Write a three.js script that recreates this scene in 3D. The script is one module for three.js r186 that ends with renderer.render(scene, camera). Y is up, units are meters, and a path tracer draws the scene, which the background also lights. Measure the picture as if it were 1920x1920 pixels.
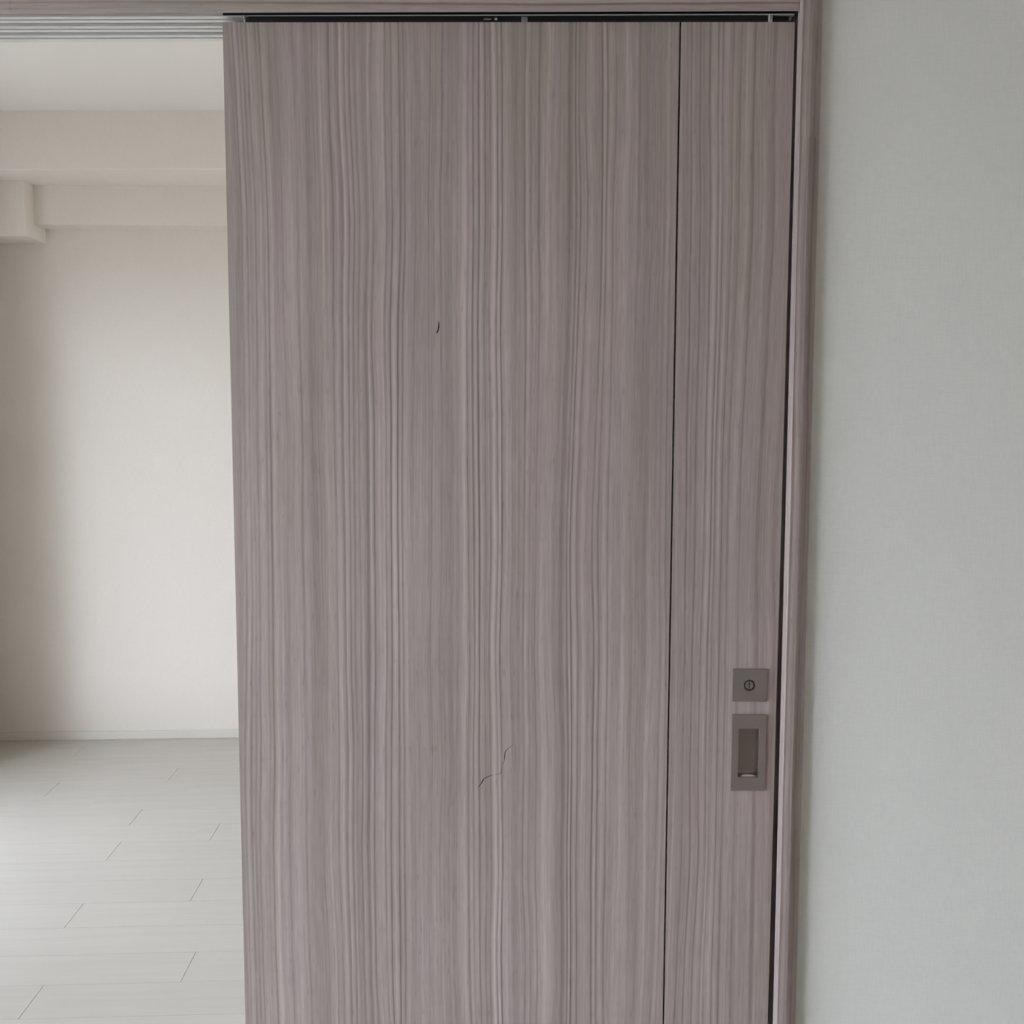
import * as THREE from 'three';
import { RoundedBoxGeometry } from 'three/addons/geometries/RoundedBoxGeometry.js';
import { RectAreaLightUniformsLib } from 'three/addons/lights/RectAreaLightUniformsLib.js';
import { mergeGeometries } from 'three/addons/utils/BufferGeometryUtils.js';

// ---------------------------------------------------------------- camera, sky, exposure
const scene = new THREE.Scene();
const camera = new THREE.PerspectiveCamera(2 * Math.atan(960 / 1884) * 180 / Math.PI, 1, 0.05, 100);
const PITCH = THREE.MathUtils.degToRad(5.24), YAW = THREE.MathUtils.degToRad(0.45);
camera.position.set(0, 1.42, 1.42);
camera.lookAt(-Math.sin(YAW) * Math.cos(PITCH), 1.42 - Math.sin(PITCH), 1.42 - Math.cos(YAW) * Math.cos(PITCH));
scene.background = new THREE.Color().setRGB(0.87, 0.985, 1.13);      // overcast daylight outside the windows
const renderer = new THREE.WebGLRenderer();
renderer.shadowMap.enabled = true;
renderer.toneMapping = THREE.LinearToneMapping;
renderer.toneMappingExposure = 12;
// daylight entering at the two balcony windows of the left wall: [name, z from, z to]
const XL = -2.5, WT = 2.02, WIN = [['window_1', -2.1, -0.75], ['window_2', 0.12, 2.5]];
RectAreaLightUniformsLib.init();
for (const [, a, b] of WIN) {
  const day = new THREE.RectAreaLight(new THREE.Color().setRGB(0.87, 0.985, 1.13), 0.1, b - a - 0.24, WT - 0.25);
  day.position.set(XL - 0.04, 0.03 + WT / 2, (a + b) / 2);
  day.lookAt(XL + 5, 0.03 + WT / 2, (a + b) / 2);
  scene.add(day);
}

// ---------------------------------------------------------------- helpers
let seed = 7;
const rnd = () => { seed = (seed * 1664525 + 1013904223) >>> 0; return seed / 4294967296; };
const TAB = new Float32Array(65536); for (let i = 0; i < 65536; i++) TAB[i] = rnd();
const at = (i, j) => TAB[((i & 255) << 8 | (j & 255)) & 65535];
function noise(x, y) {                                               // smooth value noise, 0..1
  const i = Math.floor(x), j = Math.floor(y), a = x - i, b = y - j;
  const s = a * a * (3 - 2 * a), t = b * b * (3 - 2 * b);
  const p = at(i, j), q = at(i + 1, j), r = at(i, j + 1), w = at(i + 1, j + 1);
  return p + (q - p) * s + (r - p) * t + (p - q - r + w) * s * t;
}
function dataTexture(w, h, rgb, srgb = true) {
  const d = new Uint8Array(w * h * 4), c = [0, 0, 0];
  for (let j = 0; j < h; j++) for (let i = 0; i < w; i++) {
    rgb(i, j, c);
    const k = (j * w + i) * 4;
    for (let n = 0; n < 3; n++) d[k + n] = Math.max(0, Math.min(255, Math.round(c[n])));
    d[k + 3] = 255;
  }
  const t = new THREE.DataTexture(d, w, h);
  t.magFilter = THREE.LinearFilter; t.minFilter = THREE.LinearFilter;
  t.wrapS = t.wrapT = THREE.RepeatWrapping;
  if (srgb) t.colorSpace = THREE.SRGBColorSpace;
  t.needsUpdate = true;
  return t;
}
function box(x0, x1, y0, y1, z0, z1) {
  const g = new THREE.BoxGeometry(x1 - x0, y1 - y0, z1 - z0);
  g.translate((x0 + x1) / 2, (y0 + y1) / 2, (z0 + z1) / 2);
  return g;
}
function rbox(x0, x1, y0, y1, z0, z1, r = 0.001) {
  const g = new RoundedBoxGeometry(x1 - x0, y1 - y0, z1 - z0, 2, r);
  g.translate((x0 + x1) / 2, (y0 + y1) / 2, (z0 + z1) / 2);
  return g;
}
function metreUV(g, along = 'y', ou = 0, ov = 0) {                   // uv in metres, v along the grain
  const p = g.attributes.position, n = g.attributes.normal, uv = new Float32Array(p.count * 2);
  const o = ['x', 'y', 'z'].filter((k) => k !== along);
  const get = (a, k, i) => (k === 'x' ? a.getX(i) : k === 'y' ? a.getY(i) : a.getZ(i));
  for (let i = 0; i < p.count; i++) {
    const across = Math.abs(get(n, o[0], i)) > Math.abs(get(n, o[1], i)) ? o[1] : o[0];
    uv[2 * i] = get(p, across, i) + ou; uv[2 * i + 1] = get(p, along, i) + ov;
  }
  g.setAttribute('uv', new THREE.BufferAttribute(uv, 2));
  return g;
}
function join(list) {
  return mergeGeometries(list.map((g) => { const f = g.index ? g.toNonIndexed() : g; if (!f.attributes.uv) metreUV(f); return f; }));
}
function mesh(name, geometry, material, parent = scene) {
  const m = new THREE.Mesh(geometry, material);
  m.name = name; m.castShadow = m.receiveShadow = true;
  parent.add(m);
  return m;
}
function group(name, x = 0, y = 0, z = 0) {
  const g = new THREE.Group(); g.name = name; g.position.set(x, y, z); scene.add(g); return g;
}
function tag(o, label, category, kind, grp) {
  o.userData.label = label; o.userData.category = category;
  if (kind) o.userData.kind = kind;
  if (grp) o.userData.group = grp;
  return o;
}
const S = 'structure';
const poly = (pts) => pts.map(([x, y]) => new THREE.Vector2(x, y));
function rect(x0, x1, y0, y1, Kind = THREE.Shape) {
  const s = new Kind(); s.moveTo(x0, y0); s.lineTo(x1, y0); s.lineTo(x1, y1); s.lineTo(x0, y1); s.closePath(); return s;
}

// ---------------------------------------------------------------- wood decor of door, lintel and jambs (0.8 m across, 2 m along)
// [place across the door in the photograph's pixels, half width, tone]
const STREAKS = [
  [444, 4, -.05], [452, 1.6, -.08], [457, 2, .05], [463, 1.7, -.09], [471, 1.7, -.09], [479, 1.8, -.13], [487, 4, .06], [496, 1.5, -.1], [504, 1.5, -.13], [511, 4, .06],
  [520, 3, -.03], [534, 1.4, -.06], [550, 8, .04], [565, 2.6, -.11], [588, 9, -.06], [600, 1.5, -.05], [612, 2.4, .07], [629, 1.8, -.1], [636, 4, .04], [645, 3, -.1], [648.6, 1.4, .13], [652, 1.2, .06],
  [656, 1.4, -.1], [660, 1.6, .05], [665, 1.4, -.11], [674, 1.4, -.1], [679, 1.6, .04], [688, 3, -.1], [694, 1.4, .06], [700, 1.5, -.11], [709, 4, .05], [718, 3, .08], [722.5, 1.3, -.09],
  [727, 2, .06], [733, 1.3, -.2], [740, 3.5, .07], [747, 1.3, -.2], [752, 1.5, .05], [756, 1.4, -.1], [764, 4, .03], [776, 2, -.05], [790, 8, .02],
  [804, 1.2, -.07], [809, 1.2, -.05], [827, 2, -.07], [843, 8, -.06], [857, 4, -.03], [870, 5, .09], [878, 1.6, -.12], [884, 2, .03], [888, 1.5, -.15], [893, 2, .05], [898, 1.3, -.2], [903, 2, .05],
  [909, 1.4, -.11], [913, 1.4, -.04], [918, 1.4, -.1], [925, 2.8, .1], [931, 1.2, -.12], [935, 1.6, .08], [939.5, 1.2, -.23], [948, 4, .05], [964, 6, -.08], [982, 1.6, -.1], [987, 2, .03], [993, 1.4, -.07],
  [1006, 1.4, -.08], [1021, 6, .07], [1035, 5, .03], [1046, 3, -.03], [1058, 5, -.1], [1064, 1.4, .03], [1068, 1.5, -.12], [1072, 1.2, .07], [1075.5, 1.2, -.19], [1082, 2.5, .05], [1088, 1.5, -.13],
  [1097, 4, .08], [1106, 1.4, -.07], [1117, 1.6, -.14], [1122, 2, .05], [1126, 1.5, -.12], [1134, 3, .03], [1141, 1.6, -.1], [1163, 10, .06], [1186, 2, -.06], [1200, 10, -.06], [1216, 3, .03], [1236, 1.8, -.07],
  [1242, 2, .04], [1248, 1.7, -.07], [1268, 3, .05], [1277, 1.4, -.06], [1285, 1.5, -.12], [1292, 1.6, -.05], [1301, 1.7, -.12], [1309, 3, -.03], [1318, 1.6, -.12], [1326, 3, .07], [1332.5, 1.4, -.14],
  [1336, 1.4, .06], [1340.5, 1.4, -.14], [1348, 3, .07], [1356, 1.4, -.18], [1362, 2, .02], [1369, 1.6, -.11], [1380, 4, .04], [1393, 2.4, -.11], [1410, 6, .02], [1429, 4, -.11], [1446, 4, -.03], [1462, 6, -.06],
];
const MM = 8000, TONE = new Float32Array(MM + 1);                    // tone across, 0.1 mm steps
for (const [px, half, a] of STREAKS) {
  const c = (px - 435) * 0.0007524, s = half * 0.0007524;
  for (let k = Math.max(0, Math.floor((c - 4 * s) * 10000)); k <= Math.min(MM, (c + 4 * s) * 10000); k++) TONE[k] += a * Math.exp(-(((k / 10000 - c) / s) ** 2) * 0.9);
}
const tone = (x) => { const q = ((x % 0.8) + 0.8) % 0.8 * 10000, k = Math.floor(q); return TONE[k] + (TONE[Math.min(MM, k + 1)] - TONE[k]) * (q - k); };
const woodMap = dataTexture(2048, 2048, (i, j, c) => {
  const x = i / 2048 * 0.8, y = j / 2048 * 2;
  const wx = x + 0.0060 * (noise(x * 8 + 3, y * 2.4 + 9) * 2 - 1) + 0.0026 * (noise(x * 24 + 40, y * 6.5 + 4) * 2 - 1);
  let t = tone(wx) * (0.5 + 1.15 * noise(wx * 70 + 11, y * 2.2 + 7));
  t += 0.055 * (noise(wx * 12 + 31, y * 3.2 + 66) - 0.5) + 0.05 * (noise(wx * 34 + 60, y * 1.1) - 0.5) + 0.075 * (noise(wx * 210 + 5, y * 1.7 + 30) - 0.5) + 0.07 * (noise(wx * 520, y * 3 + 80) - 0.5);
  t += 0.07 * (noise(wx * 760, y * 26) - 0.5) + 0.05 * (noise(wx * 1250 + 17, y * 60) - 0.5);
  const pore = noise(wx * 620 + 90, y * 62 + 13); if (pore > 0.82) t -= (pore - 0.82) * 0.38 * (0.4 + noise(x * 18, y * 4 + 50));
  const h = 0.3 * (noise(wx * 14 + 21, y * 3.5 + 44) - 0.5) + 0.25 * (noise(wx * 70 + 9, y * 4 + 14) - 0.5), v = noise(wx * 60 + 71, y * 3.1 + 2) - 0.5;
  const k = 1 + t * 1.05;
  c[0] = 165 * k + 4 * h + 2 * v - 6 * t; c[1] = 149.3 * k - 2 * h; c[2] = 143.5 * k - 2 * h + 4 * v + 8 * t;
});
woodMap.repeat.set(1 / 0.8, 1 / 2);
const doorMap = woodMap.clone(); doorMap.repeat.set(1 / 0.8, 1 / 2); doorMap.offset.set(0.38875 / 0.8, 0); doorMap.needsUpdate = true;
// woven wallpaper, half a metre a tile
const weave = (i, j) => {
  const a = noise(i * 0.31, j * 0.045 + 5), b = noise(i * 0.05 + 50, j * 0.31 + 90), f = noise(i * 0.9, j * 0.9);
  return 0.5 + 0.42 * (a - 0.5) + 0.34 * (b - 0.5) + 0.3 * (f - 0.5);
};
const wallMap = dataTexture(1024, 1024, (i, j, c) => { const t = 1 + 0.032 * (weave(i, j) - 0.5); c[0] = 233 * t; c[1] = 229 * t; c[2] = 221 * t; });
const wallBump = dataTexture(1024, 1024, (i, j, c) => { c[0] = c[1] = c[2] = 255 * weave(i, j); }, false);
for (const t of [wallMap, wallBump]) t.repeat.set(2, 2);
// pale flooring decor
const floorMap = dataTexture(1024, 512, (i, j, c) => {
  const x = i / 1024 * 2, y = j / 512 * 0.5;
  const t = 1 + 0.022 * (noise(x * 3, y * 60) - 0.5) + 0.018 * (noise(x * 9 + 30, y * 240) - 0.5);
  c[0] = 196 * t; c[1] = 190 * t; c[2] = 182 * t;
});
floorMap.repeat.set(1 / 2, 2);

// ---------------------------------------------------------------- materials
const M = {
  door: new THREE.MeshPhysicalMaterial({ map: doorMap, roughness: 0.52, specularIntensity: 0.6 }),
  wood: new THREE.MeshPhysicalMaterial({ map: woodMap, roughness: 0.52, specularIntensity: 0.6 }),
  core: new THREE.MeshStandardMaterial({ color: 0x8b7661, roughness: 0.95 }),
  wall: new THREE.MeshStandardMaterial({ color: new THREE.Color(0.975, 0.925, 0.91), map: wallMap, bumpMap: wallBump, bumpScale: 0.00014, roughness: 0.92 }),
  paper: new THREE.MeshStandardMaterial({ map: wallMap, bumpMap: wallBump, bumpScale: 0.00014, roughness: 0.92 }),
  ceiling: new THREE.MeshStandardMaterial({ color: 0xe7e0d9, roughness: 0.95 }),
  base: new THREE.MeshStandardMaterial({ color: 0xdcd5cb, roughness: 0.5 }),
  sub: new THREE.MeshStandardMaterial({ color: 0x8d8578, roughness: 0.95 }),
  alu: new THREE.MeshStandardMaterial({ color: 0xd9d5d1, roughness: 0.42, metalness: 0.35 }),
  aluDull: new THREE.MeshStandardMaterial({ color: 0x8a8987, roughness: 0.6, metalness: 0.3 }),
  nickel: new THREE.MeshStandardMaterial({ color: 0x988c86, roughness: 0.42, metalness: 0.75 }),
  steel: new THREE.MeshStandardMaterial({ color: 0xa39a94, roughness: 0.3, metalness: 0.85 }),
  chrome: new THREE.MeshStandardMaterial({ color: 0xd8d2ca, roughness: 0.18, metalness: 1 }),
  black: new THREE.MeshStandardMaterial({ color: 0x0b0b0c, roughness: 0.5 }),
  plastic: new THREE.MeshStandardMaterial({ color: 0xc9cccb, roughness: 0.5 }),
  glass: new THREE.MeshPhysicalMaterial({ color: 0xffffff, transmission: 1, thickness: 0, roughness: 0.02 }),
  sash: new THREE.MeshStandardMaterial({ color: 0x9a9a98, roughness: 0.45, metalness: 0.5 }),
  street: new THREE.MeshStandardMaterial({ color: 0x77776f, roughness: 1 }),
  concrete: new THREE.MeshStandardMaterial({ color: 0x9d9b96, roughness: 0.95 }),
};
const floorMats = [1, 0.985, 0.97, 0.992].map((k) => new THREE.MeshPhysicalMaterial({ map: floorMap, color: new THREE.Color(k, k, k), roughness: 0.33 }));

// ---------------------------------------------------------------- the shell
const HC = 2.611, XR = 3.6, ZN = 5.6, ZF = -3.3;          // ceiling, room sides, behind the camera, past the far wall
const TURN = THREE.MathUtils.degToRad(3);                             // the far wall and the boards run a little off the doorway
const wallUV = (g) => metreUV(g, 'y');

tag(mesh('ceiling', wallUV(box(XL - 0.2, XR + 0.15, HC, HC + 0.15, ZF, ZN + 0.15)), M.ceiling), 'white ceiling over both rooms', 'ceiling', S);
{
  const parts = [], x0 = XL - 0.2, x1 = XL;
  let z = ZF;
  for (const [, a, b] of WIN) { parts.push(box(x0, x1, -0.1, HC, z, a), box(x0, x1, WT, HC, a, b), box(x0, x1, -0.1, 0.03, a, b)); z = b; }
  parts.push(box(x0, x1, -0.1, HC, z, ZN));
  tag(mesh('wall_left', wallUV(join(parts)), M.wall), 'white papered wall with the balcony windows of both rooms', 'wall', S);
}
tag(mesh('wall_right', wallUV(box(XR, XR + 0.15, -0.1, HC, ZF, ZN)), M.wall), 'white papered side wall opposite the windows', 'wall', S);
tag(mesh('wall_rear', wallUV(box(XL - 0.2, XR + 0.15, -0.1, HC, ZN, ZN + 0.15)), M.wall), 'white papered wall facing the sliding door', 'wall', S);
const WZ = 0.005;                                                    // face of the partition
tag(mesh('wall_partition', wallUV(join([
  box(0.405, XR, -0.1, HC, -0.115, WZ), box(-1.98, 0.405, 2.04, HC, -0.115, WZ), box(XL, -1.98, -0.1, HC, -0.115, WZ),
])), M.paper), 'pale grey woven wallpaper on the partition wall beside the door jamb', 'wall', S);
{
  const w = mesh('wall_far', wallUV(box(-1.6, 4.2, -0.1, HC, -0.12, 0)), M.wall);
  w.position.set(-1.76, 0, -2.949); w.rotation.y = TURN;
  tag(w, 'cream wall at the back of the next room', 'wall', S);
  const b = mesh('baseboard_far', rbox(-1.6, 4.2, 0, 0.038, 0, 0.009, 0.002), M.base);
  b.position.copy(w.position); b.rotation.y = TURN;
  tag(b, 'low off white baseboard along the cream back wall', 'baseboard', S);
}
tag(mesh('trim_3', wallUV(rbox(XL - 0.05, XR + 0.05, 2.3884, HC + 0.05, -3.1, -2.576, 0.004)), M.wall), 'deep dropped beam under the ceiling of the next room', 'beam', S);
{
  const b = mesh('trim_4', wallUV(rbox(-0.9, 4.2, 2.228, 2.5, -0.3, 0, 0.003)), M.wall);
  b.position.set(-1.76, 0, -2.844); b.rotation.y = THREE.MathUtils.degToRad(2);
  tag(b, 'lower slim beam tucked under the deep dropped beam', 'beam', S);
}
tag(mesh('trim_5', wallUV(rbox(XL - 0.05, -2.02, 2.168, 2.42, -3.05, -2.755, 0.004)), M.wall), 'boxed in corner casing hanging below the beams', 'beam', S);

tag(mesh('added_shade_column', wallUV(box(XL, -2.24, -0.02, HC, -2.7, -2.45)), M.wall), 'unseen column added to shade the left end of the cream back wall', 'column', S);  // added out of view to cast the shade on the far wall

// flooring: a base with boards of its own pieces laid in rows
{
  const fl = tag(group('floor'), 'whitish wood flooring laid in staggered boards', 'floor', S);
  mesh('subfloor', box(XL - 0.15, XR + 0.1, -0.1, -0.0125, ZF, ZN), M.sub, fl);
  const CX = -1.3, CZ = -1.8, c = Math.cos(TURN), s = Math.sin(TURN), W = 0.1447, L = 1.818;
  const known = { 0: -1.243, 1: -0.902, 3: -1.306, 4: -0.996, 6: -1.344, 7: -1.048, 8: -1.364, 10: -1.776, 11: -1.358 };
  const shapes = new Map();
  const board = (len) => {                                           // chamfered board, 22 triangles
    const key = len.toFixed(3);
    if (shapes.has(key)) return shapes.get(key);
    const a = 0.0003, w2 = W / 2 - 0.00012, ce = 0.0007, cs = 0.0004, l2 = len / 2 - a, y0 = -0.012, y1 = -0.0009;
    const ring = (x, y, z) => [[-x, y, z], [x, y, z], [x, y, -z], [-x, y, -z]];
    const R = [ring(l2, y0, w2), ring(l2, y1, w2), ring(l2 - ce, 0, w2 - cs)], pos = [];
    const quad = (p, q, r, t) => pos.push(...p, ...q, ...r, ...p, ...r, ...t);
    for (let k = 0; k < 2; k++) for (let i = 0; i < 4; i++) quad(R[k][i], R[k][(i + 1) % 4], R[k + 1][(i + 1) % 4], R[k + 1][i]);
    quad(R[2][0], R[2][1], R[2][2], R[2][3]);
    const g = new THREE.BufferGeometry();
    g.setAttribute('position', new THREE.Float32BufferAttribute(pos, 3));
    const uv = new Float32Array(pos.length / 3 * 2);
    for (let i = 0; i < pos.length / 3; i++) { uv[2 * i] = pos[3 * i] + 0.37 * shapes.size; uv[2 * i + 1] = pos[3 * i + 2] + 0.13 * shapes.size; }
    g.setAttribute('uv', new THREE.BufferAttribute(uv, 2));
    g.computeVertexNormals();
    shapes.set(key, g);
    return g;
  };
  let n = 0;
  for (let k = -46; k < 17; k++) {
    const z = -0.836 - W * (k + 0.5);                                // centre line where it crosses x = CX
    let j = known[k] ?? (-1.3 + (((k * 0.61) % 1) + 1) % 1 * 0.6 - 1.1);
    while (j > XL + 0.1) j -= L;
    for (let x = j; x < XR; x += L) {
      const a = Math.max(x, XL + 0.06), b = Math.min(x + L, XR - 0.06);
      if (b - a < 0.06) continue;
      const m = mesh(n ? 'floor_board_' + String(n).padStart(3, '0') : 'floor_board', board(b - a), floorMats[(n * 7 + (n >> 2)) % 4], fl);
      const u = (a + b) / 2 - CX, v = z - CZ;
      m.position.set(CX + u * c + v * s, 0, CZ - u * s + v * c); m.rotation.y = TURN;
      n++;
    }
  }
}

// balcony windows: aluminium frame, two sliding sashes with panes
for (const [name, a, b] of WIN) {
  const w = tag(group(name, XL - 0.1, 0, 0), name === 'window_1' ? 'balcony window of the next room' : 'balcony window of the room in front of the sliding door', 'window', S);
  const F = 0.035, y0 = 0.03, y1 = WT, mid = (a + b) / 2;
  mesh('frame_head', box(-0.05, 0.05, y1 - F, y1, a, b), M.sash, w);
  mesh('frame_sill', box(-0.05, 0.05, y0, y0 + F, a, b), M.sash, w);
  mesh('frame_side', box(-0.05, 0.05, y0 + F, y1 - F, a, a + F), M.sash, w);
  mesh('frame_side', box(-0.05, 0.05, y0 + F, y1 - F, b - F, b), M.sash, w);
  for (const [p, q, x] of [[a + F, mid + 0.025, -0.02], [mid - 0.025, b - F, 0.02]]) {
    const f = mesh('sash', join([box(x - 0.015, x + 0.015, y0 + F, y1 - F, p, p + 0.05), box(x - 0.015, x + 0.015, y0 + F, y1 - F, q - 0.05, q),
      box(x - 0.015, x + 0.015, y1 - F - 0.05, y1 - F, p + 0.05, q - 0.05), box(x - 0.015, x + 0.015, y0 + F, y0 + F + 0.07, p + 0.05, q - 0.05)]), M.sash, w);
    const g = new THREE.PlaneGeometry(q - p - 0.1, y1 - y0 - 2 * F - 0.12);
    g.rotateY(Math.PI / 2); g.translate(x, (y0 + F + 0.07 + y1 - F - 0.05) / 2, (p + q) / 2);
    mesh('pane', g, M.glass, f);
  }
}
tag(mesh('ground', box(-90, 90, -9.3, -9, -90, 90), M.street), 'grey street level far below the balcony', 'ground', S);
tag(mesh('balcony_soffit', box(-4.1, XL - 0.2, 2.45, 2.6, ZF, ZN), M.concrete), 'concrete slab of the balcony above', 'balcony', S);
tag(mesh('balcony_floor', box(-4.1, XL - 0.2, -0.25, -0.1, ZF, ZN), M.concrete), 'concrete balcony floor outside the windows', 'balcony', S);

// ---------------------------------------------------------------- doorway: lintel, jambs, tracks
tag(mesh('trim_1', join([
  metreUV(rbox(-1.95, 0.375, 1.9668, 2.04, 0.0105, 0.013, 0.0009), 'x', 0.137, 0.72),
  metreUV(box(-1.95, 0.375, 1.976, 2.04, -0.001, 0.0105), 'x', 0.2, 0.72),
  metreUV(box(-1.95, 0.375, 2.0, 2.04, -0.0945, -0.001), 'x', 0.3, 0.72),
]), M.wood), 'greyish brown wood grain lintel above the sliding door', 'lintel', S);
function jamb(name, mirror, label) {
  const s = new THREE.Shape(), k = mirror ? -1 : 1;                  // plan section: x right, y towards the camera
  const pts = [[0.007, -0.12], [0.007, 0.0045], [0, 0.0045], [0, 0.0228], [0.0012, 0.024], [0.0138, 0.024], [0.0165, 0.0232], [0.03, 0.0165], [0.03, -0.12]].map(([x, y]) => [k * x, y]);
  s.setFromPoints(poly(mirror ? pts.reverse() : pts));
  const g = new THREE.ExtrudeGeometry(s, { depth: 2.14, bevelEnabled: false });
  g.rotateX(-Math.PI / 2);                                           // extruded upwards; section y becomes -z
  g.scale(1, 1, -1);
  { const p = g.attributes.position.array, nn = g.attributes.normal.array;   // keep the winding after the mirror
    for (let i = 0; i < p.length; i += 9) for (let q = 0; q < 3; q++) { [p[i + 3 + q], p[i + 6 + q]] = [p[i + 6 + q], p[i + 3 + q]]; [nn[i + 3 + q], nn[i + 6 + q]] = [nn[i + 6 + q], nn[i + 3 + q]]; } }
  metreUV(g, 'y', 0.41, 0.2);
  const m = mesh(name, g, M.wood);
  m.position.set(mirror ? -1.95 : 0.375, 0, 0);
  return tag(m, label, 'door jamb', S);
}
jamb('trim_2', false, 'upright wood grain door jamb between the door and the pale grey wall');
jamb('trim_6', true, 'upright wood grain door jamb at the open end of the doorway');

{
  const t = tag(group('door_track', -0.788, 1.9675, 0), 'silver aluminium triple sliding door track under the lintel', 'door track');
  const L = 2.32, Z = [-0.002, -0.0353, -0.0686];
  for (const z of Z) {
    const s = new THREE.Shape(poly([[0, 0], [0.0085, 0], [0.0085, 0.0016], [0.0014, 0.0016], [0.0014, 0.028], [0.0200, 0.028], [0.0200, 0.0016], [0.0127, 0.0016], [0.0127, 0], [0.0214, 0], [0.0214, 0.030], [0, 0.030]]));
    const g = new THREE.ExtrudeGeometry(s, { depth: L, bevelEnabled: false });
    g.rotateY(Math.PI / 2); g.translate(-L / 2, 0, z);
    mesh('rail', g, M.alu, t);
    if (z > -0.06) mesh('spacer', box(-L / 2, L / 2, 0.004, 0.03, z - 0.0332, z - 0.0215), M.aluDull, t);
  }
  mesh('soffit_shade_strip', box(0.383, 1.16, 0.0012, 0.0085, -0.002, -0.0012), M.black, t);  // black strip painting the shade under the lintel, only above the door
  mesh('back_lip', box(-L / 2, L / 2, 0, 0.03, -0.0930, -0.0902), M.alu, t);
}

// ---------------------------------------------------------------- sliding door
const DW = 0.7775, DH = 1.95, DT = 0.027, SK = 0.012;
function slab(shape, depth) {
  const g = new THREE.ExtrudeGeometry(shape, { depth, bevelEnabled: false });
  g.translate(0, 0, -depth);
  return g;
}
const GX = 0.234, GW = 0.0012;                                       // the dark groove beside the stile
const LOCK = [0.349, 1.033], PULL = [0.3498, 0.9334];
const door = tag(group('door_1', -0.0214, 0.008, 0), 'greyish brown wood grain sliding door with a cracked face', 'door', S);
door.rotation.z = -0.0025;
{
  // face with its two cracks cut through
  const face = rect(-DW / 2, GX - GW, 0, DH);
  face.holes.push(new THREE.Path(poly([[-0.0964, 1.5493], [-0.0949, 1.5466], [-0.0956, 1.5434], [-0.0948, 1.5413], [-0.0962, 1.5359], [-0.0984, 1.5315], [-0.0994, 1.5332], [-0.0975, 1.537], [-0.097, 1.5423], [-0.0963, 1.5456]].reverse())));
  const line = [[0.0101, 0.9423, .1], [0.0045, 0.9389, .35], [-0.0006, 0.9348, .4], [-0.0026, 0.9296, .75], [-0.0028, 0.922, .6], [-0.0037, 0.9174, .3], [-0.0065, 0.9127, .15], [-0.0075, 0.9069, .3], [-0.0079, 0.9005, .4], [-0.013, 0.8992, .3],
    [-0.0175, 0.8984, .12], [-0.0226, 0.8969, .5], [-0.0288, 0.894, .7], [-0.0328, 0.8923, .5], [-0.0345, 0.8890, 1.1], [-0.0364, 0.8850, .6], [-0.0407, 0.8799, .5], [-0.0414, 0.8785, .1]];
  const up = [], down = [];
  line.forEach(([x, y, w], i) => {
    const p = line[Math.max(0, i - 1)], q = line[Math.min(line.length - 1, i + 1)], l = Math.hypot(q[0] - p[0], q[1] - p[1]);
    const nx = -(q[1] - p[1]) / l * w * 0.0009, ny = (q[0] - p[0]) / l * w * 0.0009;
    up.push([x + nx, y + ny]); down.push([x - nx, y - ny]);
  });
  face.holes.push(new THREE.Path(poly([...up, ...down.reverse()])));
  mesh('face_panel', slab(face, SK), M.door, door);
  const stile = rect(GX + GW, DW / 2, 0, DH);
  stile.holes.push(rect(PULL[0] - 0.0165, PULL[0] + 0.0165, PULL[1] - 0.0375, PULL[1] + 0.0375, THREE.Path));
  const bore = new THREE.Path(); bore.absarc(LOCK[0], LOCK[1], 0.0085, 0, Math.PI * 2, true); stile.holes.push(bore);
  mesh('stile_panel', slab(stile, SK), M.door, door);
  mesh('core', box(-DW / 2 + 0.001, GX - GW, 0.001, DH - 0.001, -DT + 0.002, -SK - 0.0001), M.core, door);
  mesh('core', box(GX + GW, DW / 2 - 0.001, 0.001, DH - 0.001, -DT + 0.002, -SK - 0.0001), M.core, door);
  mesh('back_panel', box(-DW / 2, DW / 2, 0, DH, -DT, -DT + 0.002), M.door, door);
  // top seal, hangers and roller in the gap under the track
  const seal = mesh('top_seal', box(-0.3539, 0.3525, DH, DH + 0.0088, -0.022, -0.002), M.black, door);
  mesh('joint_block', box(0.018, 0.0265, DH, DH + 0.0075, -0.004, -0.0014), M.aluDull, seal);
  mesh('end_cap', box(0.3605, 0.3815, DH + 0.0004, DH + 0.0085, -0.022, -0.003), M.black, door);
  for (const [a, b] of [[-0.3600, -0.3575], [0.3535, 0.3590]]) {
    const h = mesh('hanger_bracket', rbox(a, b, DH, DH + 0.0105, -0.02, -0.0015, 0.0006), M.plastic, door);
    mesh('hanger_pin', box((a + b) / 2 - 0.0005, (a + b) / 2 + 0.0005, DH + 0.001, DH + 0.0095, -0.0016, -0.0008), M.chrome, h);
  }
  const arm = mesh('roller_arm', rbox(-0.0335, -0.0225, DH + 0.0035, DH + 0.0062, -0.004, -0.0013, 0.0008), M.chrome, door);
  const rl = new THREE.CylinderGeometry(0.0022, 0.0022, 0.003, 20); rl.rotateX(Math.PI / 2); rl.translate(-0.0164, DH + 0.0045, -0.0012);
  mesh('roller', rl, M.chrome, door);

  // lock plate with its cylinder
  const roundRect = (w, h, r) => {
    const s = new THREE.Shape(), x = w / 2, y = h / 2;
    s.moveTo(-x + r, -y); s.lineTo(x - r, -y); s.quadraticCurveTo(x, -y, x, -y + r); s.lineTo(x, y - r); s.quadraticCurveTo(x, y, x - r, y);
    s.lineTo(-x + r, y); s.quadraticCurveTo(-x, y, -x, y - r); s.lineTo(-x, -y + r); s.quadraticCurveTo(-x, -y, -x + r, -y);
    return s;
  };
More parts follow.
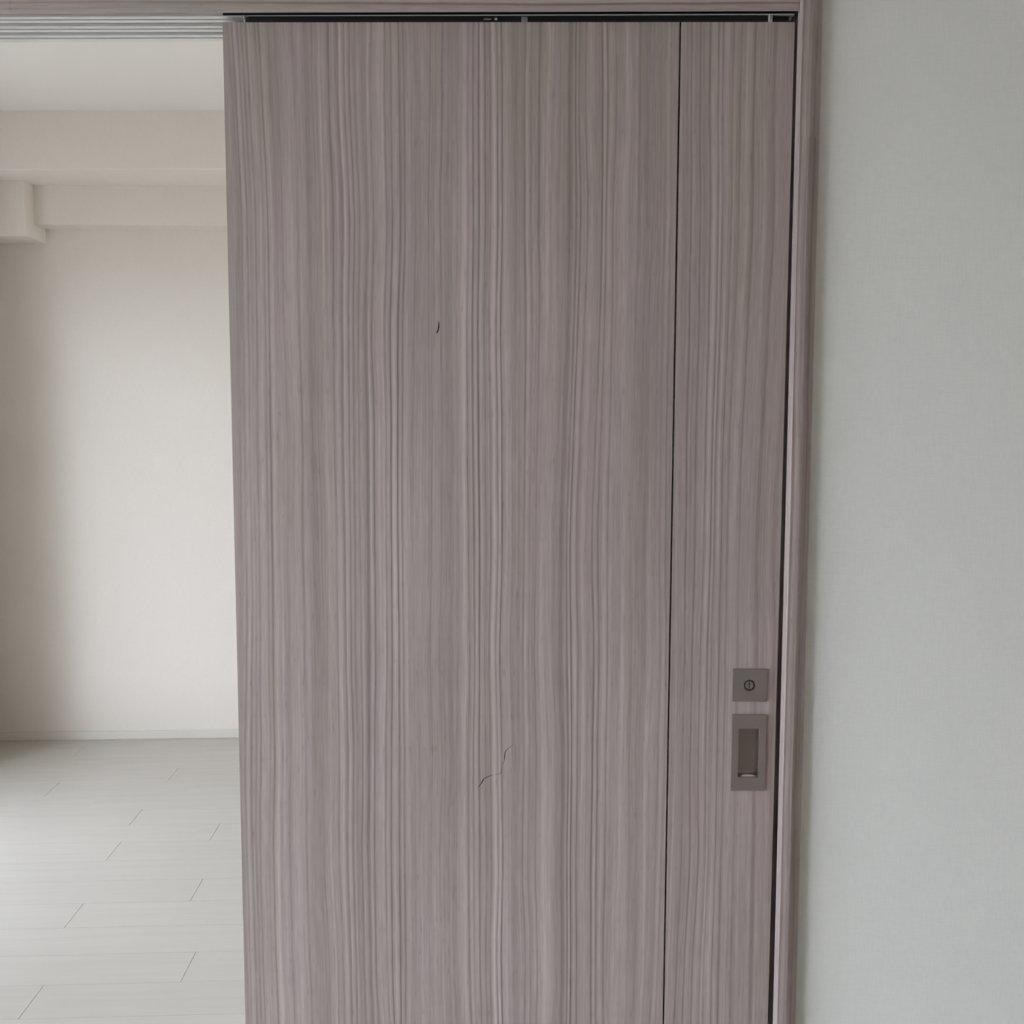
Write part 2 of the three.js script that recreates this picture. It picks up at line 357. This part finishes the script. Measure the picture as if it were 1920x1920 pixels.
  const B = { depth: 0.0026, bevelEnabled: true, bevelThickness: 0.0003, bevelSize: 0.0003, bevelSegments: 2, curveSegments: 40 };
  const lp = roundRect(0.0482, 0.0474, 0.0012), hole = new THREE.Path(); hole.absarc(0, 0, 0.0083, 0, Math.PI * 2, true); lp.holes.push(hole);
  const lg = new THREE.ExtrudeGeometry(lp, B); lg.translate(LOCK[0], LOCK[1], 0.0003);
  const lock = mesh('lock_plate', lg, M.nickel, door); lock.userData.label = 'square satin metal lock plate';
  const cy = new THREE.Shape(); cy.absarc(0, 0, 0.0057, 0, Math.PI * 2, false); cy.holes.push(rect(-0.0010, 0.0010, -0.0040, 0.0042, THREE.Path));
  const cg = new THREE.ExtrudeGeometry(cy, { ...B, depth: 0.006 }); cg.translate(LOCK[0], LOCK[1], -0.0049);
  const cyl = mesh('lock_cylinder', cg, M.steel, lock); cyl.userData.label = 'round key cylinder with an upright slot';

  // recessed pull
  const pp = roundRect(0.0488, 0.1124, 0.001); pp.holes.push(rect(-0.015, 0.015, -0.0365, 0.0362, THREE.Path));
  const pg = new THREE.ExtrudeGeometry(pp, B); pg.translate(PULL[0], PULL[1], 0.0003);
  const pull = mesh('pull_plate', pg, M.nickel, door); pull.userData.label = 'tall satin metal plate with a recessed finger pull';
  const cup = [], q = (a, b, c, d) => cup.push(...a, ...b, ...c, ...a, ...c, ...d);
  const o = (x, y, z) => [PULL[0] + x, PULL[1] + y, z], fr = 0.001, N = 8;
  // the back curves forward to the lower edge, like a scoop
  const prof = []; for (let k = 0; k <= N; k++) { const a = k / N * Math.PI / 2; prof.push([-0.0365 + 0.006 * (1 - Math.cos(a)), fr - 0.0115 * Math.sin(a)]); }
  for (let k = 0; k < N; k++) q(o(-0.015, prof[k][0], prof[k][1]), o(0.015, prof[k][0], prof[k][1]), o(0.0145, prof[k + 1][0], prof[k + 1][1]), o(-0.0145, prof[k + 1][0], prof[k + 1][1]));
  const bz = prof[N][1], by = prof[N][0];
  q(o(-0.0145, by, bz), o(0.0145, by, bz), o(0.0145, 0.0357, bz), o(-0.0145, 0.0357, bz));
  q(o(-0.0145, 0.0357, bz), o(0.0145, 0.0357, bz), o(0.015, 0.0362, fr), o(-0.015, 0.0362, fr));
  q(o(-0.015, -0.0365, fr), o(-0.0145, by, bz), o(-0.0145, 0.0357, bz), o(-0.015, 0.0362, fr));
  q(o(0.0145, by, bz), o(0.015, -0.0365, fr), o(0.015, 0.0362, fr), o(0.0145, 0.0357, bz));
  const cupG = new THREE.BufferGeometry(); cupG.setAttribute('position', new THREE.Float32BufferAttribute(cup, 3)); cupG.computeVertexNormals(); metreUV(cupG);
  const cupM = M.nickel.clone(); cupM.side = THREE.DoubleSide; cupM.roughness = 0.25; cupM.metalness = 0.9;
  mesh('finger_recess', cupG, cupM, pull);
  const lip = new THREE.SphereGeometry(1, 28, 16); lip.scale(0.0125, 0.0042, 0.0040); lip.translate(PULL[0] + 0.0020, PULL[1] - 0.0368, -0.0036);
  mesh('recess_lip', lip, M.chrome, pull).userData.label = 'polished rounded lip in the finger pull';
}
// two more leaves of the same door stacked behind it
for (const [name, z, label] of [['door_2', -0.0333, 'second wood grain sliding leaf stacked behind the cracked door'], ['door_3', -0.0666, 'third wood grain sliding leaf stacked behind the second leaf']]) {
  const d = tag(group(name, -0.0214, 0.008, z), label, 'door', S);
  mesh('face_panel', slab(rect(-DW / 2, GX - GW, 0, DH), SK), M.door, d);
  mesh('stile_panel', slab(rect(GX + GW, DW / 2, 0, DH), SK), M.door, d);
  mesh('core', box(-DW / 2, DW / 2, 0, DH, -DT, -SK - 0.0001), M.core, d);
}

renderer.render(scene, camera);
